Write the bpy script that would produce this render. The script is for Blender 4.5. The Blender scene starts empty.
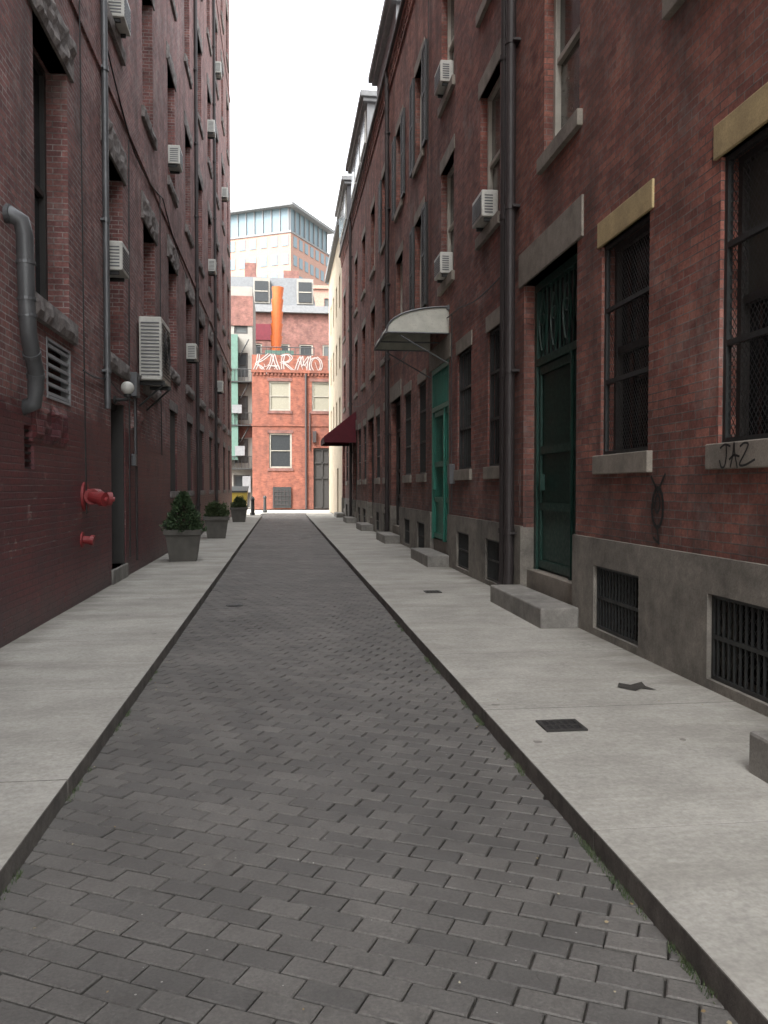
import bpy, math, random
from mathutils import Vector, noise
random.seed(7)
scene = bpy.context.scene
R = math.radians

# ---------------------------------------------------------------- materials
def new_mat(name):
    m = bpy.data.materials.new(name); m.use_nodes = True
    nt = m.node_tree; b = nt.nodes["Principled BSDF"]
    return m, nt, b
def N(nt, t, **kw):
    n = nt.nodes.new(t)
    for k, v in kw.items():
        if k in n.inputs: n.inputs[k].default_value = v
        else: setattr(n, k, v)
    return n
def L(nt, a, b): nt.links.new(a, b)
def c4(c): return (c[0], c[1], c[2], 1)
def noise_node(nt, vec, scale, detail=4, rough=.6):
    n = N(nt, "ShaderNodeTexNoise"); n.inputs["Scale"].default_value = scale
    n.inputs["Detail"].default_value = detail; n.inputs["Roughness"].default_value = rough
    if vec is not None: L(nt, vec, n.inputs["Vector"])
    return n
def mrange(nt, val, a, b, c, d):
    n = N(nt, "ShaderNodeMapRange")
    n.inputs[1].default_value = a; n.inputs[2].default_value = b
    n.inputs[3].default_value = c; n.inputs[4].default_value = d
    L(nt, val, n.inputs[0]); return n.outputs[0]
def mixc(nt, fac, a, b, mode='MIX'):
    n = N(nt, "ShaderNodeMix", data_type='RGBA', blend_type=mode)
    for idx, v in ((0, fac), (6, a), (7, b)):
        if hasattr(v, "is_linked"): L(nt, v, n.inputs[idx])
        else: n.inputs[idx].default_value = v if idx == 0 else c4(v)
    return n.outputs[2]
def val_rgb(nt, v):
    n = N(nt, "ShaderNodeCombineColor")
    for i in range(3): L(nt, v, n.inputs[i])
    return n.outputs[0]
def mth(nt, op, a, b=0.0):
    n = N(nt, "ShaderNodeMath", operation=op)
    for i, v in ((0, a), (1, b)):
        if hasattr(v, "is_linked"): L(nt, v, n.inputs[i])
        else: n.inputs[i].default_value = v
    return n.outputs[0]
def bump(nt, bsdf, h, dist, strength=.6):
    n = N(nt, "ShaderNodeBump"); n.inputs["Strength"].default_value = strength
    n.inputs["Distance"].default_value = dist
    L(nt, h, n.inputs["Height"]); L(nt, n.outputs[0], bsdf.inputs["Normal"])

def brick_mat(name, c1, c2, mortar, grime=.55, paint=None, bw=.205, rh=.068, ms=.0055, efflo=.12, far=False):
    m, nt, b = new_mat(name)
    tc = N(nt, "ShaderNodeTexCoord"); uv = tc.outputs["UV"]; ob = tc.outputs["Object"]
    dn = noise_node(nt, uv, 6, 2)
    sub = N(nt, "ShaderNodeVectorMath", operation='MULTIPLY_ADD')
    L(nt, dn.outputs["Color"], sub.inputs[0]); sub.inputs[1].default_value = (.009, .009, 0)
    L(nt, uv, sub.inputs[2])
    br = N(nt, "ShaderNodeTexBrick"); L(nt, sub.outputs[0], br.inputs["Vector"])
    br.inputs["Scale"].default_value = 1; br.inputs["Brick Width"].default_value = bw
    br.inputs["Row Height"].default_value = rh; br.inputs["Mortar Size"].default_value = ms
    br.inputs["Mortar Smooth"].default_value = .3; br.inputs["Bias"].default_value = -.1
    br.inputs["Color1"].default_value = c4(c1); br.inputs["Color2"].default_value = c4(c2)
    br.inputs["Mortar"].default_value = c4(mortar)
    fine = noise_node(nt, ob, 38, 3, .7)
    col = mixc(nt, 1.0, br.outputs["Color"], val_rgb(nt, mrange(nt, fine.outputs[0], .25, .75, .64, 1.36)), 'MULTIPLY')
    mpn = noise_node(nt, ob, 1.7, 4, .7)
    col = mixc(nt, mth(nt, 'MULTIPLY', br.outputs["Fac"], mrange(nt, mpn.outputs[0], .42, .62, 0, .75)), col, (.07, .05, .045))
    med = noise_node(nt, ob, 2.4, 4, .65)
    col = mixc(nt, 1.0, col, val_rgb(nt, mrange(nt, med.outputs[0], .3, .72, .6, 1.28)), 'MULTIPLY')
    mp = N(nt, "ShaderNodeMapping"); mp.inputs["Scale"].default_value = (1.4, 1.4, .16); L(nt, ob, mp.inputs[0])
    st = noise_node(nt, mp.outputs[0], 1.2, 4, .6)
    col = mixc(nt, mrange(nt, st.outputs[0], .43, .70, 0, grime), col, (.035, .028, .026))
    if efflo:
        ef = noise_node(nt, ob, 1.1, 5, .78)
        col = mixc(nt, mrange(nt, ef.outputs[0], .54, .8, 0, efflo * 3), col, (.38, .34, .32))
    hgt = mth(nt, 'SUBTRACT', 1.0, br.outputs["Fac"])
    if paint:
        sx = N(nt, "ShaderNodeSeparateXYZ"); L(nt, ob, sx.inputs[0])
        edge = noise_node(nt, ob, 1.3, 5, .7)
        lvl = mth(nt, 'ADD', sx.outputs[2], mth(nt, 'MULTIPLY', mth(nt, 'SUBTRACT', edge.outputs[0], .5), 1.1))
        pf = mrange(nt, lvl, 2.46, 2.34, 0, .93)
        chip = noise_node(nt, ob, 5.5, 5, .8)
        pf = mth(nt, 'MULTIPLY', pf, mrange(nt, chip.outputs[0], .56, .63, 1, .15))
        pn = noise_node(nt, ob, 1.6, 5, .75)
        pc = mixc(nt, mrange(nt, pn.outputs[0], .38, .62, 0, 1), paint[0], paint[1])
        pc = mixc(nt, mth(nt, 'MULTIPLY', br.outputs["Fac"], .7), pc, (.045, .018, .02))
        pc = mixc(nt, 1.0, pc, val_rgb(nt, mrange(nt, fine.outputs[0], .25, .75, .62, 1.38)), 'MULTIPLY')
        col = mixc(nt, pf, col, pc)
        L(nt, mrange(nt, pf, 0, 1, .9, .5), b.inputs["Roughness"])
        ft = mth(nt, 'ADD', sx.outputs[2], mth(nt, 'MULTIPLY', edge.outputs[0], .9))
        col = mixc(nt, mrange(nt, ft, .95, .45, 0, .75), col, (.085, .072, .07))
    else:
        b.inputs["Roughness"].default_value = .9
        if not far:
            # splash-zone dirt on the lower courses
            sx = N(nt, "ShaderNodeSeparateXYZ"); L(nt, ob, sx.inputs[0])
            edge = noise_node(nt, ob, 1.5, 5, .75)
            ft = mth(nt, 'ADD', sx.outputs[2], mth(nt, 'MULTIPLY', mth(nt, 'SUBTRACT', edge.outputs[0], .5), 4.5))
            col = mixc(nt, mrange(nt, ft, 2.1, .7, 0, .6), col, (.05, .04, .038))
    L(nt, col, b.inputs["Base Color"])
    if not far:
        h = mth(nt, 'ADD', hgt, mth(nt, 'MULTIPLY', fine.outputs[0], .5))
        bump(nt, b, h, .009, .85)
    return m

def stone_mat(name, c, var=.25, scale=6, rough=.85, bd=.01, dirt=.35, spots=0, dark=(.04, .038, .035)):
    m, nt, b = new_mat(name)
    ob = N(nt, "ShaderNodeTexCoord").outputs["Object"]
    n1 = noise_node(nt, ob, scale, 6, .7); n2 = noise_node(nt, ob, scale * .22, 5, .7); n3 = noise_node(nt, ob, scale * 14, 2, .8)
    col = mixc(nt, 1.0, c, val_rgb(nt, mrange(nt, n1.outputs[0], .3, .7, 1 - var, 1 + var)), 'MULTIPLY')
    col = mixc(nt, 1.0, col, val_rgb(nt, mrange(nt, n3.outputs[0], .3, .7, .84, 1.16)), 'MULTIPLY')
    col = mixc(nt, mrange(nt, n2.outputs[0], .45, .70, 0, dirt), col, dark)
    if spots:
        vo = N(nt, "ShaderNodeTexVoronoi"); vo.inputs["Scale"].default_value = 2.6
        dd = noise_node(nt, ob, 14, 3); av = N(nt, "ShaderNodeVectorMath", operation='MULTIPLY_ADD')
        L(nt, dd.outputs["Color"], av.inputs[0]); av.inputs[1].default_value = (.05, .05, .05); L(nt, ob, av.inputs[2]); L(nt, av.outputs[0], vo.inputs["Vector"])
        s2 = N(nt, "ShaderNodeSeparateColor"); L(nt, vo.outputs["Color"], s2.inputs[0])
        msk = mth(nt, 'LESS_THAN', vo.outputs["Distance"], mth(nt, 'MULTIPLY', s2.outputs[1], .085))
        msk = mth(nt, 'MULTIPLY', msk, mth(nt, 'GREATER_THAN', s2.outputs[0], .35))
        col = mixc(nt, mth(nt, 'MULTIPLY', msk, spots), col, (.13, .12, .105))
        dn = noise_node(nt, ob, 3, 4); ad = N(nt, "ShaderNodeVectorMath", operation='MULTIPLY_ADD')
        L(nt, dn.outputs["Color"], ad.inputs[0]); ad.inputs[1].default_value = (.3, .3, .3); L(nt, ob, ad.inputs[2])
        v2 = N(nt, "ShaderNodeTexVoronoi", feature='DISTANCE_TO_EDGE'); v2.inputs["Scale"].default_value = .4; L(nt, ad.outputs[0], v2.inputs["Vector"])
        ck = mth(nt, 'MULTIPLY', mrange(nt, v2.outputs["Distance"], .0, .003, .4, 0), mrange(nt, n2.outputs[0], .45, .6, 0, 1))
        col = mixc(nt, ck, col, (.16, .15, .13))
        mp = N(nt, "ShaderNodeMapping"); mp.inputs["Scale"].default_value = (.5, 1.5, 1); L(nt, ob, mp.inputs[0])
        ws = noise_node(nt, mp.outputs[0], 1.3, 6, .72)
        col = mixc(nt, mrange(nt, ws.outputs[0], .47, .72, 0, .6), col, (.19, .18, .155))
        col = mixc(nt, mrange(nt, ws.outputs[0], .43, .25, 0, .5), col, (.50, .49, .45))
        # dirt that gathers along the foot of each wall
        sx = N(nt, "ShaderNodeSeparateXYZ"); L(nt, ob, sx.inputs[0])
        dx = mth(nt, 'ABSOLUTE', mth(nt, 'SUBTRACT', sx.outputs[0], .27))
        dx = mth(nt, 'ADD', dx, mth(nt, 'MULTIPLY', mth(nt, 'SUBTRACT', ws.outputs[0], .5), 1.1))
        col = mixc(nt, mrange(nt, dx, 2.42, 2.8, 0, .6), col, (.13, .12, .10))
    L(nt, col, b.inputs["Base Color"]); b.inputs["Roughness"].default_value = rough
    bump(nt, b, mth(nt, 'ADD', n1.outputs[0], mth(nt, 'MULTIPLY', n3.outputs[0], .25)), bd, .6)
    return m

def paint_mat(name, c, rough=.5, metal=0, var=.18, scale=5, grime=.25, gcol=(.05, .045, .04)):
    m, nt, b = new_mat(name)
    ob = N(nt, "ShaderNodeTexCoord").outputs["Object"]
    n1 = noise_node(nt, ob, scale, 5, .7); n2 = noise_node(nt, ob, scale * 4, 3, .7)
    col = mixc(nt, 1.0, c, val_rgb(nt, mrange(nt, n1.outputs[0], .3, .7, 1 - var, 1 + var)), 'MULTIPLY')
    col = mixc(nt, mrange(nt, n2.outputs[0], .52, .75, 0, grime), col, gcol)
    L(nt, col, b.inputs["Base Color"]); b.inputs["Metallic"].default_value = metal
    L(nt, mrange(nt, n2.outputs[0], .3, .7, rough - .08, rough + .15), b.inputs["Roughness"])
    bump(nt, b, n2.outputs[0], .002, .4)
    return m

def glass_mat(name, c, rough=.06, spec=.5):
    m, nt, b = new_mat(name)
    ob = N(nt, "ShaderNodeTexCoord").outputs["Object"]
    n1 = noise_node(nt, ob, 1.6, 2, .5); n2 = noise_node(nt, ob, 9, 4, .7)
    col = mixc(nt, mrange(nt, n2.outputs[0], .45, .8, 0, .35), c, (c[0] * 1.6 + .02, c[1] * 1.6 + .02, c[2] * 1.6 + .02))
    L(nt, col, b.inputs["Base Color"]); b.inputs["Specular IOR Level"].default_value = spec
    L(nt, mrange(nt, n2.outputs[0], .4, .8, rough, rough + .25), b.inputs["Roughness"])
    bump(nt, b, n1.outputs[0], .01, .3)
    return m

M_brickR = [brick_mat("red_brick_%d" % i, a, c, (.22, .185, .165), .6, efflo=.17) for i, (a, c) in enumerate([
    ((.33, .13, .096), (.175, .062, .05)), ((.30, .112, .085), (.155, .055, .047)), ((.33, .138, .105), (.185, .07, .056))])]
M_brickL = brick_mat("maroon_brick", (.27, .118, .105), (.155, .064, .062), (.36, .31, .29), .55,
                     paint=((.14, .034, .036), (.08, .028, .034)), ms=.0075, efflo=.19)
M_brickFar = brick_mat("orange_brick", (.23, .072, .043), (.165, .049, .03), (.155, .085, .06), .35, efflo=0, far=True)
M_brickFar2 = brick_mat("far_red_brick", (.17, .075, .058), (.13, .054, .045), (.15, .10, .09), .2, efflo=0, far=True)
M_gran = stone_mat("granite_base", (.20, .185, .16), .3, 5, .85, .015, .7)
M_step = stone_mat("step_granite", (.24, .23, .21), .2, 7, .85, .008, .55)
M_lint = stone_mat("grey_lintel", (.25, .225, .19), .2, 6, .85, .008, .5)
M_yel = stone_mat("yellow_lintel", (.46, .36, .19), .15, 6, .8, .006, .35)
M_rough = stone_mat("rough_brownstone", (.20, .18, .17), .4, 9, .95, .03, .55)
M_conc = stone_mat("sidewalk_concrete", (.365, .355, .32), .15, 2.2, .9, .004, .4, spots=.7, dark=(.19, .18, .16))
M_curb = stone_mat("curb_face", (.14, .13, .115), .35, 9, .95, .01, .6)
M_dirt = stone_mat("joint_dirt", (.04, .037, .031), .3, 20, 1, .01, .5)
M_iron = paint_mat("black_iron", (.018, .02, .02), .5)
M_green = paint_mat("dark_green_paint", (.010, .042, .032), .42)
M_teal = paint_mat("teal_door_paint", (.015, .15, .105), .45)
M_white = paint_mat("white_enamel", (.50, .50, .46), .45, grime=.35)
M_frame = paint_mat("cream_frame", (.40, .38, .33), .6)
M_farframe = paint_mat("far_window_frame", (.24, .225, .19), .6)
M_dframe = paint_mat("dark_frame", (.03, .028, .026), .55)
M_pipe = paint_mat("galvanised_pipe", (.12, .125, .13), .45, .4)
M_dpipe = paint_mat("dark_pipe", (.03, .024, .024), .55)
M_red = paint_mat("fire_red", (.22, .026, .028), .45)
M_maroon = paint_mat("awning_canvas", (.10, .012, .02), .85)
M_glass = glass_mat("dark_glass", (.012, .014, .016))
M_glass2 = glass_mat("curtained_glass", (.08, .08, .07), .1)
M_blind = glass_mat("blind_glass", (.26, .25, .21), .2)
M_farglass = [glass_mat("far_dark_glass", (.025, .028, .03), .3, .25), glass_mat("far_grey_glass", (.07, .075, .075), .3, .25), glass_mat("far_blind", (.20, .19, .15), .5, .2)]
M_pot = paint_mat("planter_grey", (.095, .09, .08), .8, var=.25)
M_soil = stone_mat("soil", (.03, .022, .015), .3, 30, 1, .01)
M_roof = stone_mat("roof_slate", (.12, .12, .125), .2, 6)
M_tan = stone_mat("cream_stucco", (.38, .32, .235), .1, 3, .9, .003, .25)
M_lgrey = paint_mat("pale_grey_paint", (.28, .285, .29), .7)
M_fgrey = paint_mat("far_grey_cladding", (.145, .15, .155), .8)
M_mans = paint_mat("mansard_slate", (.085, .09, .095), .8)
M_orange = paint_mat("orange_plastic", (.34, .075, .012), .6)
M_yellow = paint_mat("yellow_paint", (.28, .21, .03), .5)
M_copper = paint_mat("copper_green", (.065, .125, .10), .7)
M_ink = paint_mat("black_spray", (.012, .012, .012), .6, grime=0)
M_wspray = paint_mat("white_spray", (.30, .27, .255), .8, grime=.4, gcol=(.2, .09, .06))
M_canopy = paint_mat("canopy_panel", (.48, .48, .42), .35, grime=.4)
M_tarmac = stone_mat("ground_concrete", (.29, .28, .25), .12, 1.5, .9, .004, .3)
M_tower = stone_mat("tower_terracotta", (.28, .165, .13), .06, .3, .9, .002, .1)
M_tglass = glass_mat("tower_glass", (.11, .155, .18), .4, .25)
M_hplaster = stone_mat("pale_render", (.20, .19, .17), .1, 3, .9, .003, .25)

def paver_mat():
    m, nt, b = new_mat("brick_pavers")
    ob = N(nt, "ShaderNodeTexCoord").outputs["Object"]
    geo = N(nt, "ShaderNodeNewGeometry")
    f = noise_node(nt, ob, 75, 3, .75); g = noise_node(nt, ob, .9, 5, .7); h2 = noise_node(nt, ob, 9, 4, .7)
    col = mixc(nt, geo.outputs["Random Per Island"], (.138, .131, .120), (.095, .091, .085))
    col = mixc(nt, 1.0, col, val_rgb(nt, mrange(nt, f.outputs[0], .3, .7, .66, 1.34)), 'MULTIPLY')
    col = mixc(nt, 1.0, col, val_rgb(nt, mrange(nt, g.outputs[0], .35, .7, .76, 1.2)), 'MULTIPLY')
    col = mixc(nt, mrange(nt, h2.outputs[0], .55, .8, 0, .5), col, (.05, .046, .04))
    vo = N(nt, "ShaderNodeTexVoronoi"); vo.inputs["Scale"].default_value = 16; L(nt, ob, vo.inputs["Vector"])
    sc = N(nt, "ShaderNodeSeparateColor"); L(nt, vo.outputs["Color"], sc.inputs[0])
    sp = mth(nt, 'MULTIPLY', mth(nt, 'LESS_THAN', vo.outputs["Distance"], .06), mth(nt, 'GREATER_THAN', sc.outputs[0], .84))
    col = mixc(nt, mth(nt, 'MULTIPLY', sp, .65), col, (.42, .41, .38))
    L(nt, col, b.inputs["Base Color"])
    L(nt, mrange(nt, f.outputs[0], .3, .7, .52, .8), b.inputs["Roughness"])
    bump(nt, b, f.outputs[0], .003, .7)
    return m
M_paver = paver_mat()

def foliage_mat(name, a, c):
    m, nt, b = new_mat(name)
    g = N(nt, "ShaderNodeNewGeometry")
    col = mixc(nt, g.outputs["Random Per Island"], a, c)
    L(nt, col, b.inputs["Base Color"]); b.inputs["Roughness"].default_value = .65
    return m
M_leaf = foliage_mat("conifer_needles", (.022, .045, .02), (.06, .10, .04))
M_leaf2 = foliage_mat("shrub_leaves", (.03, .055, .022), (.085, .11, .045))
M_litter = foliage_mat("dry_leaves", (.22, .15, .06), (.36, .33, .24))
M_bark = stone_mat("bark", (.08, .055, .04), .3, 20)

# ---------------------------------------------------------------- geometry
def empty(name, loc=(0, 0, 0)):
    e = bpy.data.objects.new(name, None); e.empty_display_size = .2
    e.location = loc; scene.collection.objects.link(e); return e
class Geo:
    def __init__(s, mp=None): s.v = []; s.f = []; s.mi = []; s.cur = 0; s.mp = mp
    def P(s, *p): return s.mp(*p) if s.mp else p
    def poly(s, pts):
        i = len(s.v); s.v += [tuple(s.P(*p)) for p in pts]; s.f.append(tuple(range(i, i + len(pts)))); s.mi.append(s.cur)
    def box(s, a0, a1, b0, b1, c0, c1):
        p = s.P(a0, b0, c0); q = s.P(a1, b1, c1)
        x0, x1 = sorted((p[0], q[0])); y0, y1 = sorted((p[1], q[1])); z0, z1 = sorted((p[2], q[2]))
        i = len(s.v)
        s.v += [(x0, y0, z0), (x1, y0, z0), (x1, y1, z0), (x0, y1, z0), (x0, y0, z1), (x1, y0, z1), (x1, y1, z1), (x0, y1, z1)]
        for f in ((0, 3, 2, 1), (4, 5, 6, 7), (0, 1, 5, 4), (1, 2, 6, 5), (2, 3, 7, 6), (3, 0, 4, 7)):
            s.f.append(tuple(i + k for k in f)); s.mi.append(s.cur)
    def tube(s, pts, r, n=10, cap=True):
        pts = [Vector(s.P(*p)) for p in pts]
        rs = r if isinstance(r, (list, tuple)) else [r] * len(pts)
        base = len(s.v); up = None
        for k, p in enumerate(pts):
            d = (pts[min(k + 1, len(pts) - 1)] - pts[max(k - 1, 0)]).normalized()
            if up is None:
                up = Vector((0, 0, 1)) if abs(d.z) < .9 else Vector((1, 0, 0))
            a = d.cross(up).normalized(); bb = a.cross(d).normalized(); up = bb
            for j in range(n):
                t = 2 * math.pi * j / n
                s.v.append(tuple(p + (a * math.cos(t) + bb * math.sin(t)) * rs[k]))
        for k in range(len(pts) - 1):
            for j in range(n):
                a0 = base + k * n + j; a1 = base + k * n + (j + 1) % n
                s.f.append((a0, a1, a1 + n, a0 + n)); s.mi.append(s.cur)
        if cap:
            s.f.append(tuple(base + j for j in range(n))[::-1]); s.mi.append(s.cur)
            s.f.append(tuple(base + (len(pts) - 1) * n + j for j in range(n))); s.mi.append(s.cur)
    def done(s, name, mats, parent=None, bevel=0, smooth=False):
        if not isinstance(mats, (list, tuple)): mats = [mats]
        me = bpy.data.meshes.new(name); me.from_pydata(s.v, [], s.f)
        for m in mats: me.materials.append(m)
        for p, mi in zip(me.polygons, s.mi): p.material_index = mi; p.use_smooth = smooth
        uvl = me.uv_layers.new(name="UVMap").data; vs = me.vertices
        for p in me.polygons:
            n = p.normal; ax = max(range(3), key=lambda k: abs(n[k]))
            for li in p.loop_indices:
                c = vs[me.loops[li].vertex_index].co
                uvl[li].uv = (c.y, c.z) if ax == 0 else ((c.x, c.z) if ax == 1 else (c.x, c.y))
        o = bpy.data.objects.new(name, me); scene.collection.objects.link(o)
        if parent: o.parent = parent
        if bevel:
            b = o.modifiers.new("bevel", 'BEVEL'); b.width = bevel; b.segments = 2; b.limit_method = 'ANGLE'
        return o
def wall(G, u0, u1, v0, v1, ops, depth, w=0.0, tess=None):
    us = sorted({u0, u1} | {min(max(x, u0), u1) for o in ops for x in o[:2]})
    vs = sorted({v0, v1} | {min(max(x, v0), v1) for o in ops for x in o[2:4]})
    for a, b in zip(us, us[1:]):
        for c, d in zip(vs, vs[1:]):
            mu, mv = (a + b) / 2, (c + d) / 2
            if any(o[0] < mu < o[1] and o[2] < mv < o[3] for o in ops): continue
            G.poly([(a, c, w), (b, c, w), (b, d, w), (a, d, w)])
    for o in ops:
        a, b, c, d = o[:4]; a2, b2 = max(a, u0), min(b, u1); c2, d2 = max(c, v0), min(d, v1)
        if c2 >= d2 or a2 >= b2: continue
        z = depth
        if a >= u0: G.poly([(a, c2, w), (a, d2, w), (a, d2, z), (a, c2, z)])
        if b <= u1: G.poly([(b, c2, w), (b, c2, z), (b, d2, z), (b, d2, w)])
        if d <= v1: G.poly([(a2, d, w), (b2, d, w), (b2, d, z), (a2, d, z)])
        if c >= v0: G.poly([(a2, c, w), (a2, c, z), (b2, c, z), (b2, c, w)])
def window(parts, mp, o, depth, fw=.06, style=0):
    a, b, c, d = o; F = parts['frame']; Gl = parts['glass']; w0 = depth - .09
    F.box(a, a + fw, c, d, w0, depth); F.box(b - fw, b, c, d, w0, depth)
    F.box(a + fw, b - fw, d - fw, d, w0, depth); F.box(a + fw, b - fw, c, c + fw, w0, depth)
    m = (c + d) / 2
    F.box(a + fw, b - fw, m - .03, m + .03, w0 + .015, depth)
    Gl.cur = style
    Gl.poly([(a, c, depth - .02), (b, c, depth - .02), (b, m, depth - .02), (a, m, depth - .02)])
    Gl.cur = style if random.random() < .6 else random.choice([0, 0, 1])
    Gl.poly([(a, m, depth - .035), (b, m, depth - .035), (b, d, depth - .035), (a, d, depth - .035)])
def dmesh(G, u0, u1, v0, v1, w, sp=.06, t=.005, slope=1.25):
    """expanded-metal diamond grille made of flat strips"""
    for sgn in (1, -1):
        m = slope * sgn; H = v1 - v0; W = u1 - u0
        c = -W * slope if sgn > 0 else 0
        end = H if sgn > 0 else H + W * slope
        while c < end:
            ulo, uhi = 0, W
            if m > 0: ulo = max(ulo, (0 - c) / m); uhi = min(uhi, (H - c) / m)
            else: ulo = max(ulo, (H - c) / m); uhi = min(uhi, (0 - c) / m)
            if uhi - ulo > .01:
                va, vb = m * ulo + c, m * uhi + c
                L_ = math.hypot(1, m); dx, dy = -m / L_ * t / 2, 1 / L_ * t / 2
                G.poly([(u0 + ulo - dx, v0 + va - dy, w), (u0 + uhi - dx, v0 + vb - dy, w),
                        (u0 + uhi + dx, v0 + vb + dy, w), (u0 + ulo + dx, v0 + va + dy, w)])
            c += sp * slope
        w += .003
def ribbon(G, pts, t, w):
    for (a, b) in zip(pts, pts[1:]):
        dx, dy = b[0] - a[0], b[1] - a[1]; l = math.hypot(dx, dy) or 1
        nx, ny = -dy / l * t / 2, dx / l * t / 2; ex, ey = dx / l * t * .35, dy / l * t * .35
        G.poly([(a[0] - ex - nx, a[1] - ey - ny, w), (b[0] + ex - nx, b[1] + ey - ny, w),
                (b[0] + ex + nx, b[1] + ey + ny, w), (a[0] - ex + nx, a[1] - ey + ny, w)])
        w -= .0004
def smooth_pts(p, n=5):
    """Catmull-Rom through 2-D points"""
    q = [p[0]] + list(p) + [p[-1]]; out = []
    for i in range(1, len(q) - 2):
        for k in range(n):
            t = k / n; r = []
            for c in (0, 1):
                a, b, c1, d = q[i - 1][c], q[i][c], q[i + 1][c], q[i + 2][c]
                r.append(.5 * (2 * b + (c1 - a) * t + (2 * a - 5 * b + 4 * c1 - d) * t * t + (3 * b - a - 3 * c1 + d) * t ** 3))
            out.append(tuple(r))
    out.append(p[-1]); return out
def rough_block(G, u0, u1, v0, v1, w0, w1, amp=.02):
    nu = max(3, int((u1 - u0) / .07)); nv = max(3, int((v1 - v0) / .07)); g = []
    for i in range(nu + 1):
        row = []
        for j in range(nv + 1):
            u = u0 + (u1 - u0) * i / nu; v = v0 + (v1 - v0) * j / nv
            e = 0 if i in (0, nu) or j in (0, nv) else 1
            w = w0 + .015 - e * (.02 + amp * noise.noise(Vector((u * 6, v * 6, w0 * 3 + 5))) * 2)
            row.append((u, v, w))
        g.append(row)
    for i in range(nu):
        for j in range(nv): G.poly([g[i][j], g[i + 1][j], g[i + 1][j + 1], g[i][j + 1]])
    f = w0 + .015
    G.poly([(u0, v0, f), (u0, v1, f), (u0, v1, w1), (u0, v0, w1)]); G.poly([(u1, v0, f), (u1, v1, f), (u1, v1, w1), (u1, v0, w1)])
    G.poly([(u0, v0, f), (u1, v0, f), (u1, v0, w1), (u0, v0, w1)]); G.poly([(u0, v1, f), (u1, v1, f), (u1, v1, w1), (u0, v1, w1)])

XR, XL = 3.04, -2.50
SW = .10
mR = lambda u, v, w: (XR + w, u, v)
mL = lambda u, v, w: (XL - w, u, v)
def mY(Y0): return lambda u, v, w: (u, Y0 + w, v)

# ---------------------------------------------------------------- ground, road, sidewalks
g = Geo(); g.poly([(-600, -600, -.06), (600, -600, -.06), (600, 900, -.06), (-600, 900, -.06)])
g.done("ground", M_tarmac)
RL, RR = -1.05, 1.29
def rz(x, y): return .007 * noise.noise(Vector((x * 1.1, y * .7, 0))) + .004 * noise.noise(Vector((x * 3, y * 3, 3)))
road = empty("brick_paved_road")
G = Geo(); G.poly([(RL - .01, -4, -.016), (RR + .01, -4, -.016), (RR + .01, 51, -.016), (RL - .01, 51, -.016)]); G.done("sand_bed", M_dirt, road)
# pavers laid in a running bond set diagonally to the alley
G = Geo(); PL_, PW = .205, .104; gap = .0034; bv = .0045; PHI = R(-28); cp, sp_ = math.cos(PHI), math.sin(PHI)
def paver(u0, u1, v0, v1):
    cu, cv = (u0 + u1) / 2, (v0 + v1) / 2; cx, cy = cu * cp - cv * sp_, cu * sp_ + cv * cp
    if not (RL - .09 < cx < RR + .09 and -3.8 < cy < 50.8): return
    u0 += gap; u1 -= gap; v0 += gap; v1 -= gap
    ju, jv = random.uniform(-.0016, .0016), random.uniform(-.0016, .0016); z = rz(cx, cy) + random.uniform(-.0015, .0015)
    tx, ty = random.uniform(-.010, .010), random.uniform(-.010, .010); i = len(G.v)
    for (ins, dz) in ((0, -.02), (0, -bv), (bv, 0)):
        for (u, v) in ((u0 + ins, v0 + ins), (u1 - ins, v0 + ins), (u1 - ins, v1 - ins), (u0 + ins, v1 - ins)):
            uu, vv = u + ju, v + jv
            G.v.append((uu * cp - vv * sp_, uu * sp_ + vv * cp, z + dz + (u - cu) * tx + (v - cv) * ty))
    for k in (0, 4):
        for j in range(4): G.f.append((i + k + j, i + k + (j + 1) % 4, i + k + 4 + (j + 1) % 4, i + k + 4 + j)); G.mi.append(0)
    G.f.append((i + 8, i + 9, i + 10, i + 11)); G.mi.append(0)
for r in range(-60, 450):
    v = r * PW; off = (r % 2) * PL_ / 2 + noise.noise(Vector((r * .13, 0, 0))) * .03
    ua = (RL - .3 + v * sp_) / cp; ub = (RR + .3 + v * sp_) / cp
    k = math.floor((ua - off) / PL_)
    while k * PL_ + off < ub:
        paver(k * PL_ + off, (k + 1) * PL_ + off, v, v + PW); k += 1
G.done("diagonal_pavers", M_paver, road)

def sidewalk(x0, x1, joints):
    e = empty("sidewalk"); G = Geo()
    lo, hi = sorted((x0, x1))
    for a, b in zip(joints, joints[1:]):
        G.box(lo + random.uniform(-.004, .004), hi + random.uniform(-.004, .004), a + .003, b - .003, -.05, SW + random.uniform(-.002, .002))
        G.mi[-6:] = [1, 0, 1, 1, 1, 1]
    G.done("concrete_slabs", [M_conc, M_curb], e, bevel=.007)
    G = Geo(); G.box(lo + .012, hi - .012, joints[0] + .01, joints[-1] - .01, -.04, SW - .012); G.done("joint_bed", M_dirt, e)
jr = [-10, -6.5, -3.2, -.1, 1.55, 3.3, 5.2]
while jr[-1] < 43: jr.append(jr[-1] + random.choice([1.8, 2.0, 3.4, 3.6]))
jl = [-10, -6.2, -3, .2, 2.7, 4.2, 6.1]
while jl[-1] < 42: jl.append(jl[-1] + random.choice([1.9, 2.1, 3.2, 3.8]))
sidewalk(RR, XR + .4, jr); sidewalk(XL - .4, RL, jl)

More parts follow.
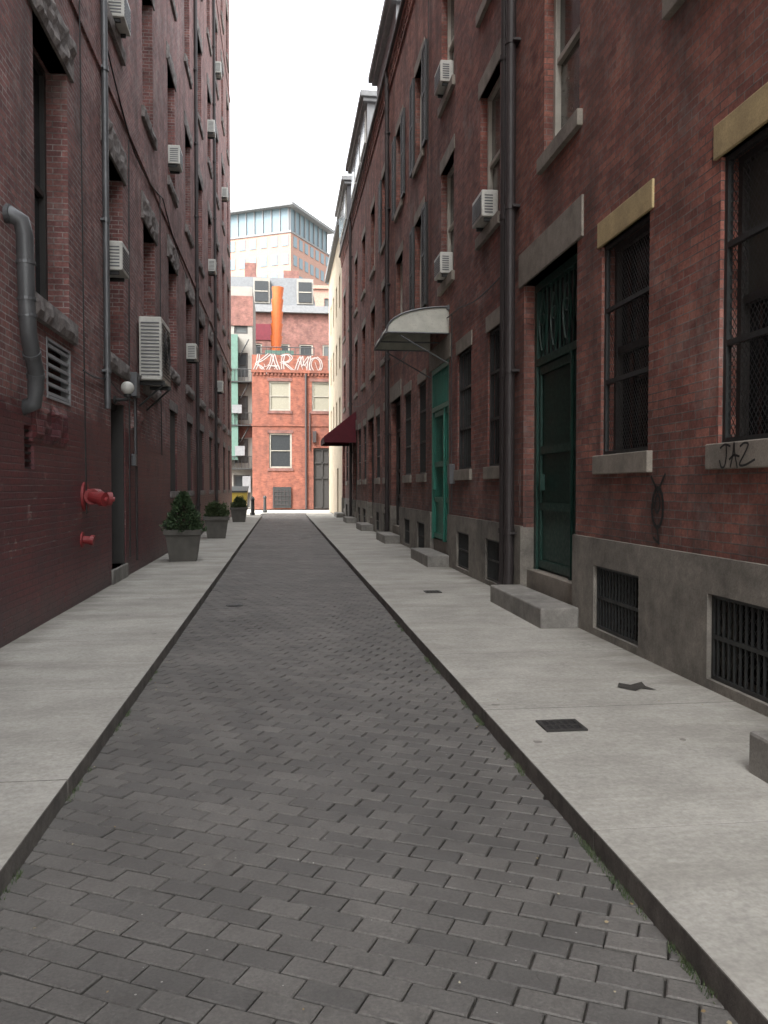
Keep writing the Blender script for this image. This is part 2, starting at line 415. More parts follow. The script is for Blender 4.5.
def drain_grate(cx, cy, w, l, z=SW):
    G = Geo(); zz = z + .004; t = .025
    G.box(cx - w / 2, cx + w / 2, cy - l / 2, cy - l / 2 + t, z - .02, zz + .006); G.box(cx - w / 2, cx + w / 2, cy + l / 2 - t, cy + l / 2, z - .02, zz + .006)
    G.box(cx - w / 2, cx - w / 2 + t, cy - l / 2 + t, cy + l / 2 - t, z - .02, zz + .006); G.box(cx + w / 2 - t, cx + w / 2, cy - l / 2 + t, cy + l / 2 - t, z - .02, zz + .006)
    n = max(4, int((w - 2 * t) / .035))
    for i in range(1, n):
        x = cx - w / 2 + t + (w - 2 * t) * i / n; G.box(x - .007, x + .007, cy - l / 2 + t, cy + l / 2 - t, z - .01, zz + .003)
    G.box(cx - w / 2 + t, cx + w / 2 - t, cy - .008, cy + .008, z - .01, zz + .004)
    G.cur = 1; G.poly([(cx - w / 2 + t, cy - l / 2 + t, z + .0032), (cx + w / 2 - t, cy - l / 2 + t, z + .0032), (cx + w / 2 - t, cy + l / 2 - t, z + .0032), (cx - w / 2 + t, cy + l / 2 - t, z + .0032)])
    G.done("drain_grate", [M_dframe, M_ink])
drain_grate(1.66, 4.78, .25, .22)
drain_grate(2.05, 11.2, .22, .22)
G = Geo(); G.tube([(-.62, 10.9, -.02), (-.62, 10.9, .012)], .11, 24); G.tube([(-.62, 10.9, .012), (-.62, 10.9, .016)], .08, 24); G.done("manhole_cover", M_iron)
G = Geo(); pts = [(2.38, 5.66), (2.44, 5.78), (2.50, 5.71), (2.62, 5.79), (2.59, 5.66), (2.62, 5.54), (2.53, 5.60), (2.46, 5.53)]
G.poly([(x, y, SW + .006) for x, y in pts]); G.done("tar_patch", M_dirt)

# ---------------------------------------------------------------- right row of houses
HZ = 13.15
def make_iron_window(parts, o, near):
    a, b, c, d = o; F = parts['iron']
    for u in (a, b - .04): F.box(u, u + .04, c, d, .03, .07)
    for v in (c, d - .04, c + (d - c) * .68, c + (d - c) * .34): F.box(a + .04, b - .04, v, v + .04, .032, .068)
    if near: dmesh(F, a + .04, b - .04, c + .04, d - .04, .05, .05, .007)
    else:
        n = 7
        for i in range(1, n): u = a + (b - a) * i / n; F.box(u - .008, u + .008, c, d, .04, .06)
def house(k, y0, y1, wins, door, base, ups, near=False, yel=False, dstyle='dark', shut=(), sx=2.60):
    e = empty("brick_house")
    M = M_brickR[k % 3]
    zs2, zs3 = (5.38, 7.5), (8.78, 10.85)
    ops = [(a, b, 1.84, 3.83) for a, b in wins]; dz = 4.08 if yel else 3.9
    dop = (door[0], door[1], SW, dz); ops.append(dop)
    up2 = [(c - .58, c + .58) + zs2 for c in ups]; up3 = [(c - .58, c + .58) + zs3 for c in ups]
    G = Geo(mR); wall(G, y0, y1, 1.03, HZ, ops + up2 + up3, .24)
    G.poly([(y0, 0, 0.001), (y0, HZ, 0.001), (y0, HZ, 9), (y0, 0, 9)]); G.poly([(y1, 0, 0.001), (y1, HZ, 0.001), (y1, HZ, 9), (y1, 0, 9)])
    G.poly([(y0, 0, 9), (y1, 0, 9), (y1, HZ, 9), (y0, HZ, 9)])
    G.box(y0 + .002, y1 - .002, HZ - .5, HZ - .38, -.04, .0); G.box(y0 + .002, y1 - .002, HZ - .14, HZ, -.08, .0)
    u = y0 + .1
    while u < y1 - .1: G.box(u, u + .11, HZ - .38, HZ - .14, -.06, .0); u += .24
    G.done("brick_walls", M, e)
    G = Geo(mR); bops = [(a, b, .17, .78) for a, b in base] + [dop]
    wall(G, y0, y1, 0, 1.03, bops, .24, w=-.035)
    G.box(y0, door[0], 1.03, 1.045, -.035, .0); G.box(door[1], y1, 1.03, 1.045, -.035, .0)
    G.done("granite_base", M_gran, e)
    P = dict(frame=Geo(mR), glass=Geo(mR), iron=Geo(mR)); S = Geo(mR); Y = Geo(mR)
    for o in ops[:-1]:
        P['frame'].cur = 1; window(P, mR, o, .22, .05); make_iron_window(P, o, near)
        S.box(o[0] - .09, o[1] + .09, 1.66, 1.84, -.05, .1)
        (Y if yel else S).box(o[0] - .08, o[1] + .08, 3.83, 4.07, -.02, .12)
    for i, o in enumerate(up2 + up3):
        P['frame'].cur = 0; window(P, mR, o, .2, .07, random.choice([0, 1, 1, 2]))
        S.box(o[0] - .1, o[1] + .1, o[2] - .17, o[2], -.06, .1); S.box(o[0] - .1, o[1] + .1, o[3], o[3] + .26, -.015, .12)
    for a, b in base:
        P['iron'].box(a, a + .03, .17, .78, .0, .03); P['iron'].box(b - .03, b, .17, .78, .0, .03)
        for v in (.17, .46, .75): P['iron'].box(a + .03, b - .03, v, v + .03, .0, .03)
        n = int((b - a) / .07)
        for i in range(1, n): u = a + (b - a) * i / n; P['iron'].box(u - .007, u + .007, .2, .75, .005, .022)
        if near: dmesh(P['iron'], a + .03, b - .03, .2, .75, .028, .06, .006)
        P['glass'].cur = 0; P['glass'].poly([(a, .17, .2), (b, .17, .2), (b, .78, .2), (a, .78, .2)])
    S.box(door[0] - .18, door[1] + .18, dz, dz + .42, -.025, .15)
    S.box(door[0] + .001, door[1] - .001, SW - .02, .5, .05, .3)
    S.done("stone_trim", M_lint, e, bevel=.008)
    if yel: Y.done("yellow_lintels", M_yel, e, bevel=.008)
    P['frame'].done("window_frames", [M_frame, M_dframe], e)
    P['glass'].done("window_panes", [M_glass, M_glass2, M_blind], e)
    P['iron'].done("iron_grilles", M_iron, e)
    D = Geo(mR); a, b = door; w = .14 if dstyle != 'teal' else .0
    D.box(a + .002, a + .09, .5, dz - .002, w, .23); D.box(b - .09, b - .002, .5, dz - .002, w, .23)
    D.box(a + .09, b - .09, dz - .1, dz - .002, w, .23); D.box(a + .09, b - .09, 3.05, 3.14, w, .23)
    split = a + .09 + (b - a - .18) * .27
    D.box(split, split + .05, .5, 3.05, w, .22)
    for (l, r) in ((split + .05, b - .09), (a + .09, split)):
        D.box(l + .005, l + .075, .53, 3.04, w + .03, .2); D.box(r - .075, r - .005, .53, 3.04, w + .03, .2)
        for v in (.53, 1.25, 1.95, 2.94): D.box(l + .075, r - .075, v, v + .1, w + .032, .198)
        D.box(l + .075, r - .075, .63, 1.25, w + .06, w + .08)
        if near or dstyle == 'teal': dmesh(D, l + .07, r - .07, 1.35, 2.94, w + .05, .04 if near else .08, .006)
    D.box(b - .35, b - .29, 1.5, 1.7, w - .03, w + .03)
    n = 11
    for i in range(1, n): u = a + .09 + (b - a - .18) * i / n; D.box(u - .009, u + .009, 3.14, dz - .1, w + .02, w + .04)
    if near:
        for i in range(4):
            cu = a + .3 + (b - a - .6) * i / 3
            for sg in (1, -1):
                pts = [(cu + sg * (.03 + .1 * math.sin(t * .5)) , 3.22 + .62 * t / 6.28, w + .01) for t in [x * .45 for x in range(15)]]
                D.tube(pts, .011, 5)
            pts = [(cu + .07 * math.cos(t), 3.6 + .07 * math.sin(t), w + .008) for t in [x * math.pi / 6 for x in range(13)]]
            D.tube(pts, .01, 5)
    D.done("door", {'dark': M_dframe, 'green': M_green, 'teal': M_teal}[dstyle], e)
    G = Geo(mR); G.poly([(a, .5, .21), (b, .5, .21), (b, 3.1, .21), (a, 3.1, .21)]); G.cur = 1; G.poly([(a, 3.1, .21), (b, 3.1, .21), (b, dz, .21), (a, dz, .21)])
    G.done("door_backing", [M_teal if dstyle == 'teal' else (M_green if dstyle == 'green' else M_glass), M_glass], e)
    if shut:
        H = Geo(mR)
        for (c, zz) in shut:
            z0, z1 = (zs2, zs3)[zz]
            for s0 in (c - .58 - .5, c + .60):
                H.box(s0, s0 + .06, z0, z1, -.06, -.012); H.box(s0 + .42, s0 + .48, z0, z1, -.06, -.012)
                for v in (z0, (z0 + z1) / 2, z1 - .08): H.box(s0 + .06, s0 + .42, v, v + .08, -.058, -.014)
                v = z0 + .1
                while v < z1 - .1: H.box(s0 + .06, s0 + .42, v, v + .035, -.048, -.02); v += .06
        H.done("shutters", M_iron, e)
    G = Geo(mR); G.box(y0 + .001, y1 - .001, HZ, HZ + .12, -.16, .1); G.done("gutter", M_dpipe, e, bevel=.02)
    G = Geo(mR); G.poly([(y0, HZ + .02, .1), (y1, HZ + .02, .1), (y1, HZ + 1.0, 4.5), (y0, HZ + 1.0, 4.5)]); G.poly([(y0, HZ + 1.0, 4.5), (y1, HZ + 1.0, 4.5), (y1, HZ, 9), (y0, HZ, 9)])
    G.done("roof", M_roof, e)
    G = Geo(); G.box(sx, XR - .036, door[0] - .22, door[1] - .05, SW - .02, .31)
    G.done("stone_step", M_step, None, bevel=.018)
    return e
house(0, -1.9, 4.42, [(-1.5, -.5), (.4, 1.4)], (2.45, 3.95), [(.4, 1.4)], [-.6, 2.55], True, True, 'green', sx=2.33)
house(0, 4.42, 10.74, [(4.5, 5.51), (6.64, 7.68)], (8.35, 10.25), [(4.5, 5.57), (6.72, 7.75)], [5.65, 8.9], True, True, 'green')
rel = lambda y: dict(wins=[(y + .41, y + 1.36), (y + 2.46, y + 3.5)], door=(y + 4.24, y + 6.02), base=[(y + .4, y + 1.35), (y + 2.46, y + 3.4)], ups=[y + 1.3, y + 4.45])
cfg = [(1, 10.74, 'teal', ()), (2, 17.04, 'dark', [(18.34, 0), (18.34, 1), (21.49, 1)]), (0, 23.34, 'dark', [(24.64, 1)]),
       (1, 29.64, 'green', ()), (2, 35.94, 'dark', ())]
for k, y, ds, sh in cfg:
    house(k, y, y + 6.3, dstyle=ds, shut=sh, near=False, **rel(y))

def dormer(y0, y1, x0, h, mat):
    e = empty("roof_dormer"); G = Geo()
    G.box(x0, 6.4, y0, y1, HZ + .125, HZ + h); G.done("cheeks", mat, e)
    G = Geo(); G.box(x0 - .25, 6.6, y0 - .25, y1 + .25, HZ + h, HZ + h + .2); G.box(x0 - .15, 6.5, y0 - .15, y1 + .15, HZ + h - .13, HZ + h - .001); G.done("cornice", M_lgrey, e, bevel=.02)
    if h > 1.4:
        G = Geo(mR); w = x0 - XR; n = 3
        for i in range(n):
            a = y0 + .4 + (y1 - y0 - .4) * i / n; b = a + (y1 - y0 - .8) / n - .3
            G.cur = 0; G.box(a - .07, b + .07, HZ + .4, HZ + h - .25, w - .05, w + .02); G.cur = 1; G.box(a, b, HZ + .48, HZ + h - .33, w - .058, w - .04)
        G.done("dormer_windows", [M_white, M_glass], e)
dormer(21.5, 25.8, 2.95, .95, M_lgrey)
dormer(28.8, 35.2, 2.95, 1.75, M_lgrey)
dormer(37.0, 41.6, 2.9, 1.9, M_roof)

def drainpipe(name, mp, u, w, r, z0, z1, mat, brk=True, shoe=True):
    G = Geo(mp); pts = [(u, z1, w), (u, z0 + .3, w)]
    if shoe: pts += [(u, z0 + .12, w - .01), (u, z0 + .04, w - .08)]
    G.tube(pts, r, 14)
    z = z0 + .8
    while z < z1: G.tube([(u, z, w), (u, z + .07, w)], r + .012, 14); G.box(u - r - .05, u + r + .05, z + .01, z + .04, -.001, w + .0); z += 2.1
    return G.done(name, mat, None, smooth=False)
drainpipe("drainpipe", mR, 10.55, -.10, .065, SW + .02, HZ, M_dpipe)
drainpipe("drainpipe", mR, 10.95, -.08, .045, SW + .02, HZ, M_dpipe)
drainpipe("drainpipe", mR, 23.34, -.09, .06, SW + .02, HZ, M_dpipe)
drainpipe("drainpipe", mR, 35.9, -.09, .06, SW + .02, HZ, M_dpipe)

# ---------------------------------------------------------------- air conditioners
def air_conditioner(x, y, z, w=.62, d=.42, h=.40, side=1):
    e = empty("air_conditioner", (x, y, z)); s = -side
    G = Geo(); G.box(0, s * d, -w / 2, w / 2, 0, h); G.done("casing", M_white, e, bevel=.015)
    G = Geo()
    for i in range(7):
        zz = .05 + i * (h - .1) / 7
        G.box(s * (d + .001), s * (d + .008), -w / 2 + .04, w / 2 - .04, zz, zz + .022)
        G.box(s * .08, s * (d - .04), -w / 2 - .006, -w / 2 - .001, zz, zz + .018)
    G.done("louvres", M_pipe, e)
    G = Geo(); G.box(s * .02, s * (d * .8), -w / 2 + .05, -w / 2 + .09, -.05, -.001); G.box(s * .02, s * (d * .8), w / 2 - .09, w / 2 - .05, -.05, -.001); G.done("brackets", M_iron, e)
for (y, z, w) in [(12.04, 5.42, .62), (15.19, 5.42, .6), (15.19, 8.84, .6)]:
    air_conditioner(XR + .05, y, z, w, .24, .38, 1)
for (y, z) in [(12.75, 4.68), (13.05, 8.45), (19.8, 8.9), (23.2, 5.0), (30, 9.1), (30, 13.9), (33.4, 5.3), (36.8, 14), (19.8, 13.2), (33.4, 17.6)]:
    air_conditioner(XL - .08, y, z, .56, .30, .42, -1)

e = empty("condenser_unit"); G = Geo(); X0, X1, Y0, Y1, Z0, Z1 = XL + .03, -2.08, 14.95, 16.1, 3.42, 4.52
G.box(X0, X1, Y0, Y1, Z0, Z1); G.done("casing", M_white, e, bevel=.02)
G = Geo()
for i in range(16):
    z = Z0 + .08 + i * .06
    G.box(X0 + .04, X1 - .04, Y0 - .012, Y0 - .001, z, z + .022); G.box(X1 + .001, X1 + .012, Y0 + .06, Y1 - .06, z, z + .02)
G.done("coil_grille", M_pipe, e)
G = Geo()
for rr in (.12, .2, .3, .38):
    G.tube([(X1 + .022, (Y0 + Y1) / 2 + rr * math.cos(t), (Z0 + Z1) / 2 + rr * math.sin(t)) for t in [k * math.pi / 12 for k in range(25)]], .006, 5)
G.done("fan_guard", M_iron, e)
G = Geo()
for y in (Y0 + .15, Y1 - .2): G.box(X0 - .02, X1 + .03, y, y + .05, Z0 - .07, Z0 - .001); G.tube([(X1, y + .025, Z0 - .06), (XL, y + .025, Z0 - .45)], .018, 6)
G.done("brackets", M_iron, e)
G = Geo(); G.tube([(XL + .06, 15.0, 3.5), (XL + .05, 14.6, 3.3), (XL + .05, 14.5, 2.9), (XL + .05, 14.5, .3)], .02, 6); G.done("drain_hose", M_dpipe, e)

# ---------------------------------------------------------------- canopy & awning
e = empty("entrance_canopy")
prof = []
for i in range(13):
    t = i / 12 * math.pi / 2
    prof.append((XR - 1.15 * math.sin(t), 4.36 + .46 * max(0, math.cos(t)) ** .9))
G = Geo(); ya, yb = 15.0, 16.95
for (p, q) in zip(prof, prof[1:]):
    G.poly([(p[0], ya, p[1]), (q[0], ya, q[1]), (q[0], yb, q[1]), (p[0], yb, p[1])])
    G.poly([(p[0], ya, p[1] - .02), (q[0], ya, q[1] - .02), (q[0], yb, q[1] - .02), (p[0], yb, p[1] - .02)])
for yy in (ya, yb): G.poly([(x, yy, z) for x, z in prof] + [(XR, yy, 4.36)])
G.done("curved_panel", M_canopy, e)
G = Geo()
for yy in (ya - .01, (ya + yb) / 2, yb + .01):
    G.tube([(x, yy, z + .01) for x, z in prof], .018, 6); G.tube([(XR, yy, 4.35), (XR - 1.15, yy, 4.35)], .016, 6)
G.tube([(XR - 1.16, ya, 4.35), (XR - 1.16, yb, 4.35)], .022, 6); G.box(XR - .05, XR, ya - .05, yb + .05, 4.78, 4.86)
G.tube([(XR - .9, ya, 4.3), (XR, ya, 3.8)], .014, 6); G.tube([(XR - .9, yb, 4.3), (XR, yb, 3.8)], .014, 6)
G.done("metal_frame", M_pipe, e)
e = empty("fabric_awning"); G = Geo(); ya, yb = 34.2, 37.2; xo = 1.72
G.poly([(XR, ya, 4.7), (xo, ya, 3.65), (xo, yb, 3.65), (XR, yb, 4.7)]); G.poly([(XR, ya, 4.7), (xo, ya, 3.65), (xo, ya, 3.4), (XR, ya, 3.4)])
G.poly([(XR, yb, 4.7), (xo, yb, 3.65), (xo, yb, 3.4), (XR, yb, 3.4)]); G.poly([(xo, ya, 3.65), (xo, yb, 3.65), (xo, yb, 3.4), (xo, ya, 3.4)])
G.done("canvas", M_maroon, e)
G = Geo(); G.tube([(XR, ya + .02, 3.42), (xo + .02, ya + .02, 3.42), (xo + .02, yb - .02, 3.42), (XR, yb - .02, 3.42)], .02, 6); G.done("frame", M_iron, e)

# ---------------------------------------------------------------- left building
LB0, LB1, LH = -9.0, 42.3, 26.0
e = empty("brick_apartment_building")
cs = [-7.6, -4.2, -.8, 2.7, 6.15, 9.62, 13.05, 16.4] + [19.8 + 3.4 * i for i in range(7)]
r1 = [(c - .68, c + .68, 3.5 if c < 18 else 4.25, 6.4 if c < 18 else 6.65) for c in cs]
rows = [(8.45, 11.0), (12.85, 15.3), (17.2, 19.6), (21.6, 23.8)]
up = [(c - .62, c + .62, a, b) for c in cs for a, b in rows]
low = [(19.8 + 3.4 * i - .62, 19.8 + 3.4 * i + .62, 1.45, 3.3) for i in range(7)]
ldoor = (12.65, 13.75, .32, 2.85); louv = (9.3, 10.3, 2.5, 3.15); sg = (8.5, 8.82, 1.72, 2.15)
G = Geo(mL); wall(G, LB0, LB1, 0, LH, r1 + up + low + [ldoor, louv, sg], .34)
for yy in (LB0, LB1): G.poly([(yy, 0, 0.001), (yy, LH, 0.001), (yy, LH, 7), (yy, 0, 7)])
G.poly([(LB0, 0, 7), (LB1, 0, 7), (LB1, LH, 7), (LB0, LH, 7)])
for z in (7.35, 20.6): G.box(LB0 + .01, LB1 - .01, z, z + .14, -.03, 0)
G.done("brick_walls", M_brickL, e)
G = Geo(mL); G.box(LB0, LB1 + .1, LH, LH + .4, -.4, 7.1); G.done("cornice", M_rough, e)
P = dict(frame=Geo(mL), glass=Geo(mL)); S = Geo(mL); S2 = Geo(mL)
for o in r1:
    P['frame'].cur = 0 if abs((o[0] + o[1]) / 2 - 19.8) < .1 else 1
    window(P, mL, o, .33, .07, 0)
    rough_block(S, o[0] - .22, o[1] + .22, o[3], o[3] + .48, -.05, .2, .03)
    rough_block(S, o[0] - .2, o[1] + .2, o[2] - .24, o[2], -.07, .2, .02)
for o in up:
    P['frame'].cur = random.choice([0, 1, 1]); window(P, mL, o, .3, .07, random.choice([0, 0, 1]))
    rough_block(S, o[0] - .18, o[1] + .18, o[3], o[3] + .36, -.04, .2, .02)
    rough_block(S, o[0] - .16, o[1] + .16, o[2] - .2, o[2], -.07, .2, .02)
for o in low:
    P['frame'].cur = 1; window(P, mL, o, .2, .06, 0)
    for i in range(1, 9): u = o[0] + (o[1] - o[0]) * i / 9; P['frame'].box(u - .01, u + .01, o[2], o[3], .03, .05)
    S2.box(o[0] - .1, o[1] + .1, o[2] - .14, o[2], -.05, .1); S2.box(o[0] - .1, o[1] + .1, o[3], o[3] + .22, -.02, .1)
S.done("rock_faced_stone", M_rough, e); S2.done("window_stone", M_rough, e, bevel=.01)
G = Geo(mL); rough_block(G, 8.75, 10.1, 2.0, 2.42, -.02, .1, .03); rough_block(G, 14.3, 15.6, 2.5, 2.9, -.02, .1, .03); G.done("painted_stone_panels", M_brickL, e)
P['frame'].cur = 1
a, b, c, d = ldoor
P['frame'].box(a, a + .1, c, d, .12, .3); P['frame'].box(b - .06, b - .002, c, d, .015, .3); P['frame'].box(a + .1, b - .06, d - .1, d, .12, .3)
P['frame'].box(a + .1, b - .06, c, d - .1, .2, .28)
for v in (c + .2, c + 1.1): P['frame'].box(a + .22, b - .22, v, v + .75, .185, .2)
a, b, c, d = sg
for i in range(6): P['frame'].box(a, b, c + i * .075, c + i * .075 + .02, .03, .06)
P['glass'].cur = 0; P['glass'].poly([(a, c, .2), (b, c, .2), (b, d, .2), (a, d, .2)])
P['frame'].done("window_frames", [M_frame, M_dframe], e)
a, b, c, d = louv; P['glass'].poly([(a, c, .3), (b, c, .3), (b, d, .3), (a, d, .3)])
P['glass'].done("window_panes", [M_glass, M_glass2, M_blind], e)
G = Geo(mL)
for i in range(6):
    v = c + .04 + i * .104
    G.box(a + .03, b - .03, v, v + .035, .0, .03); G.poly([(a + .03, v, .03), (b - .03, v, .03), (b - .03, v + .07, .12), (a + .03, v + .07, .12)])
G.box(a, a + .03, c, d, -.01, .1); G.box(b - .03, b, c, d, -.01, .1); G.box(a + .03, b - .03, c, c + .03, -.01, .1); G.box(a + .03, b - .03, d - .03, d, -.01, .1)
G.done("louvre_vent", M_lgrey, e)
G = Geo(mL); G.box(ldoor[0] - .05, ldoor[1] + .05, SW - .02, .32, -.03, .3); G.done("door_step", M_step, e, bevel=.015)

e = empty("vent_duct"); G = Geo(mL)
G.tube([(8.0, 4.02, .12), (8.02, 4.03, -.05), (8.05, 3.98, -.13), (8.08, 3.86, -.15), (8.12, 3.2, -.15), (8.16, 2.98, -.15), (8.3, 2.8, -.14), (8.42, 2.66, -.14), (8.48, 2.5, -.12), (8.5, 2.36, -.10), (8.5, 2.3, .05)], .078, 16)
G.done("pipe", M_pipe, e, smooth=True)
G = Geo(mL)
for (p, q) in (((8.1, 3.6, -.15), (8.1, 3.63, -.15)), ((8.14, 3.12, -.15), (8.14, 3.15, -.15)), ((8.12, 3.3, -.15), (8.12, 3.27, -.15)), ((8.28, 2.82, -.14), (8.31, 2.79, -.14)), ((8.43, 2.64, -.135), (8.45, 2.6, -.13)), ((8.0, 4.03, -.02), (8.0, 4.03, -.05))):
    G.tube([p, q], .087, 16)
G.done("seams", M_pipe, e)
drainpipe("conduit_pipe", mL, 12.15, -.06, .045, 2.35, LH, M_pipe, shoe=False)
drainpipe("conduit_pipe", mL, 24.9, -.06, .05, .2, LH, M_dpipe)
drainpipe("conduit_pipe", mL, 31.7, -.06, .05, .2, LH, M_dpipe)
def cable(pts, r=.012, mat=M_iron, mp=mL):
    G = Geo(mp); out = []
    for (p, q) in zip(pts, pts[1:]):
        for i in range(8):
            t = i / 8; sag = -math.sin(t * math.pi) * .06 * (abs(q[0] - p[0]))
            out.append((p[0] + (q[0] - p[0]) * t, p[1] + (q[1] - p[1]) * t + sag * .5, -.04))
    out.append((pts[-1][0], pts[-1][1], -.04)); G.tube(out, r, 5); return G.done("wall_cable", mat)
cable([(12.2, 7.9), (14.6, 7.2), (18, 7.6), (22, 7.1), (30, 7.4), (42, 7.2)])
cable([(10.9, 1.2), (10.85, 3.1), (10.8, 6.9), (10.8, 16)], .009)
cable([(13.9, .4), (13.95, 3.2), (14.1, 7.2)], .012)
cable([(17.6, 2.2), (17.5, 3.9), (17.6, 7.5)], .012)
cable([(10.8, 3.0), (12.3, 3.1), (14.5, 3.0)], .012)
cable([(11.1, 4.45), (14.0, 4.6), (17.2, 4.95), (23.2, 4.9), (35, 4.95)], .011, M_iron, mR)
cable([(17.0, 4.8), (17.02, 8.2), (17.0, 12.9)], .010, M_iron, mR)
cable([(14.55, 1.1), (14.6, 3.0), (14.55, 4.6)], .012, M_dpipe, mR)
G = Geo(mR); G.box(14.45, 14.65, 1.6, 1.95, -.1, 0); G.done("electrical_box", M_pipe, None, bevel=.01)
G = Geo(mL); G.box(14.2, 14.5, 3.05, 3.45, -.12, 0); G.tube([(14.35, 3.05, -.06), (14.35, 2.1, -.06)], .02, 6); G.box(14.28, 14.42, 1.9, 2.1, -.08, 0); G.done("electrical_box", M_pipe, None, bevel=.01)
e = empty("wall_lamp"); G = Geo()
for i in range(12):
    t0, t1 = math.pi * i / 12, math.pi * (i + 1) / 12
    for j in range(20):
        p0, p1 = 2 * math.pi * j / 20, 2 * math.pi * (j + 1) / 20
        f = lambda t, p: (XL + .2 + .1 * math.sin(t) * math.cos(p), 12.9 + .1 * math.sin(t) * math.sin(p), 3.03 + .1 * math.cos(t))
        G.poly([f(t0, p0), f(t1, p0), f(t1, p1), f(t0, p1)])
G.done("globe", M_white, e, smooth=True)
G = Geo(); G.tube([(XL, 12.9, 2.85), (XL + .2, 12.9, 2.86), (XL + .2, 12.9, 2.94)], .025, 8); G.tube([(XL + .2, 12.9, 2.9), (XL + .2, 12.9, 2.95)], .05, 12); G.tube([(XL, 12.9, 2.85), (XL + .03, 12.9, 2.85)], .06, 12); G.done("bracket", M_iron, e)
e = empty("fire_standpipe"); G = Geo()
y, z = 10.95, 1.42
G.tube([(XL, y, z), (XL + .03, y, z)], .19, 24); G.tube([(XL + .02, y, z), (XL + .15, y, z)], .10, 16)
G.tube([(XL + .13, y - .15, z), (XL + .13, y + .15, z)], .10, 16)
for s in (-1, 1):
    G.tube([(XL + .12, y + s * .1, z), (XL + .20, y + s * .15, z - .02), (XL + .25, y + s * .18, z - .03)], [.08, .075, .07], 16)
    G.tube([(XL + .24, y + s * .175, z - .03), (XL + .30, y + s * .20, z - .035)], .088, 16); G.tube([(XL + .30, y + s * .20, z - .035), (XL + .335, y + s * .21, z - .04)], .03, 8)
G.done("siamese_inlet", M_red, e, smooth=False)
G = Geo(); z = .88; y = 10.8
G.tube([(XL, y, z), (XL + .02, y, z)], .1, 20); G.tube([(XL + .02, y, z), (XL + .12, y, z - .01)], .05, 14); G.tube([(XL + .10, y, z), (XL + .15, y, z - .01)], .065, 14)
G.done("test_valve", M_red, e)

# ---------------------------------------------------------------- planters
def leaves(name, mat, parent, sampler, n, size):
    G = Geo()
    for _ in range(n):
        p, out = sampler(); p = Vector(p); o = Vector(out).normalized()
        d = (o + Vector((random.uniform(-1, 1), random.uniform(-1, 1), random.uniform(-.4, 1))) * .7).normalized()
        s = d.cross(Vector((random.random() - .5, random.random() - .5, random.random() - .5))).normalized() * size * random.uniform(.18, .32)
        l = size * random.uniform(.6, 1.3)
        G.poly([tuple(p - s), tuple(p + d * l * .5 - s * .9), tuple(p + d * l), tuple(p + d * l * .5 + s * .9), tuple(p + s)])
    G.done(name, mat, parent)
def planter(x, y, kind, rot=.1):
    e = empty("potted_conifer" if kind == 0 else "potted_shrub", (x, y, SW)); e.rotation_euler[2] = rot
    def ring(h, z): return [(-h, -h, z), (h, -h, z), (h, h, z), (-h, h, z)]
    G = Geo(); R_ = [ring(.25, .0), ring(.325, .52), ring(.36, .52), ring(.365, .62), ring(.32, .62), ring(.31, .56)]
    for a, b in zip(R_, R_[1:]):
        for i in range(4): G.poly([a[i], a[(i + 1) % 4], b[(i + 1) % 4], b[i]])
    G.poly(R_[0]); G.done("pot", M_pot, e, bevel=.0)
    G = Geo(); G.poly(ring(.315, .565)); G.done("soil", M_soil, e)
    G = Geo()
    if kind == 0:
        G.tube([(0, 0, .55), (.01, 0, .9), (0, .01, 1.26)], [.03, .022, .008], 7)
        for k in range(40):
            z = random.uniform(.66, 1.2); a = random.uniform(0, 6.28); l = .30 * (1.32 - z) / .66
            G.tube([(0, 0, z), (l * math.cos(a), l * math.sin(a), z + .04)], [.008, .003], 4)
        def smp():
            z = random.uniform(0, 1) ** 1.35; a = random.uniform(0, 6.28)
            lump = 1 + .45 * noise.noise(Vector((math.cos(a) * 2.6, math.sin(a) * 2.6, z * 6)))
            r = .34 * (1 - z) ** .75 * lump * random.uniform(.55, 1.12) + .015
            return (r * math.cos(a), r * math.sin(a), .58 + z * .76), (math.cos(a), math.sin(a), .55)
        G.done("trunk", M_bark, e); leaves("needles", M_leaf, e, smp, 4200, .055)
    else:
        for k in range(30):
            a = random.uniform(0, 6.28); l = random.uniform(.1, .3); G.tube([(0, 0, .55), (l * .6 * math.cos(a), l * .6 * math.sin(a), .72), (l * math.cos(a), l * math.sin(a), .88)], [.01, .006, .003], 4)
        def smp():
            a = random.uniform(0, 6.28); t = random.uniform(0, 1.5)
            lump = 1 + .4 * noise.noise(Vector((math.cos(a) * 2, math.sin(a) * 2, t * 2 + kind)))
            r = .34 * lump * random.uniform(.5, 1.05)
            return (r * math.sin(t) * math.cos(a), r * math.sin(t) * math.sin(a), .60 + r * math.cos(t) * 1.05), (math.cos(a), math.sin(a), .9)
        G.done("stems", M_bark, e); leaves("foliage", M_leaf2, e, smp, 2600, .07)
planter(-1.93, 16.7, 0, .05); planter(-1.87, 24.1, 1, .1); planter(-1.8, 35.4, 2, 0)

def bollard(x, y):
    G = Geo(); z = -.06
    G.tube([(x, y, z), (x, y, .08), (x, y, .12), (x, y, .85), (x, y, .9), (x, y, .98), (x, y, 1.04)], [.14, .14, .1, .09, .12, .1, .03], 14); G.done("bollard", M_iron, None)
bollard(-1.55, 44.5); bollard(-1.7, 48.5); bollard(-1.1, 54)

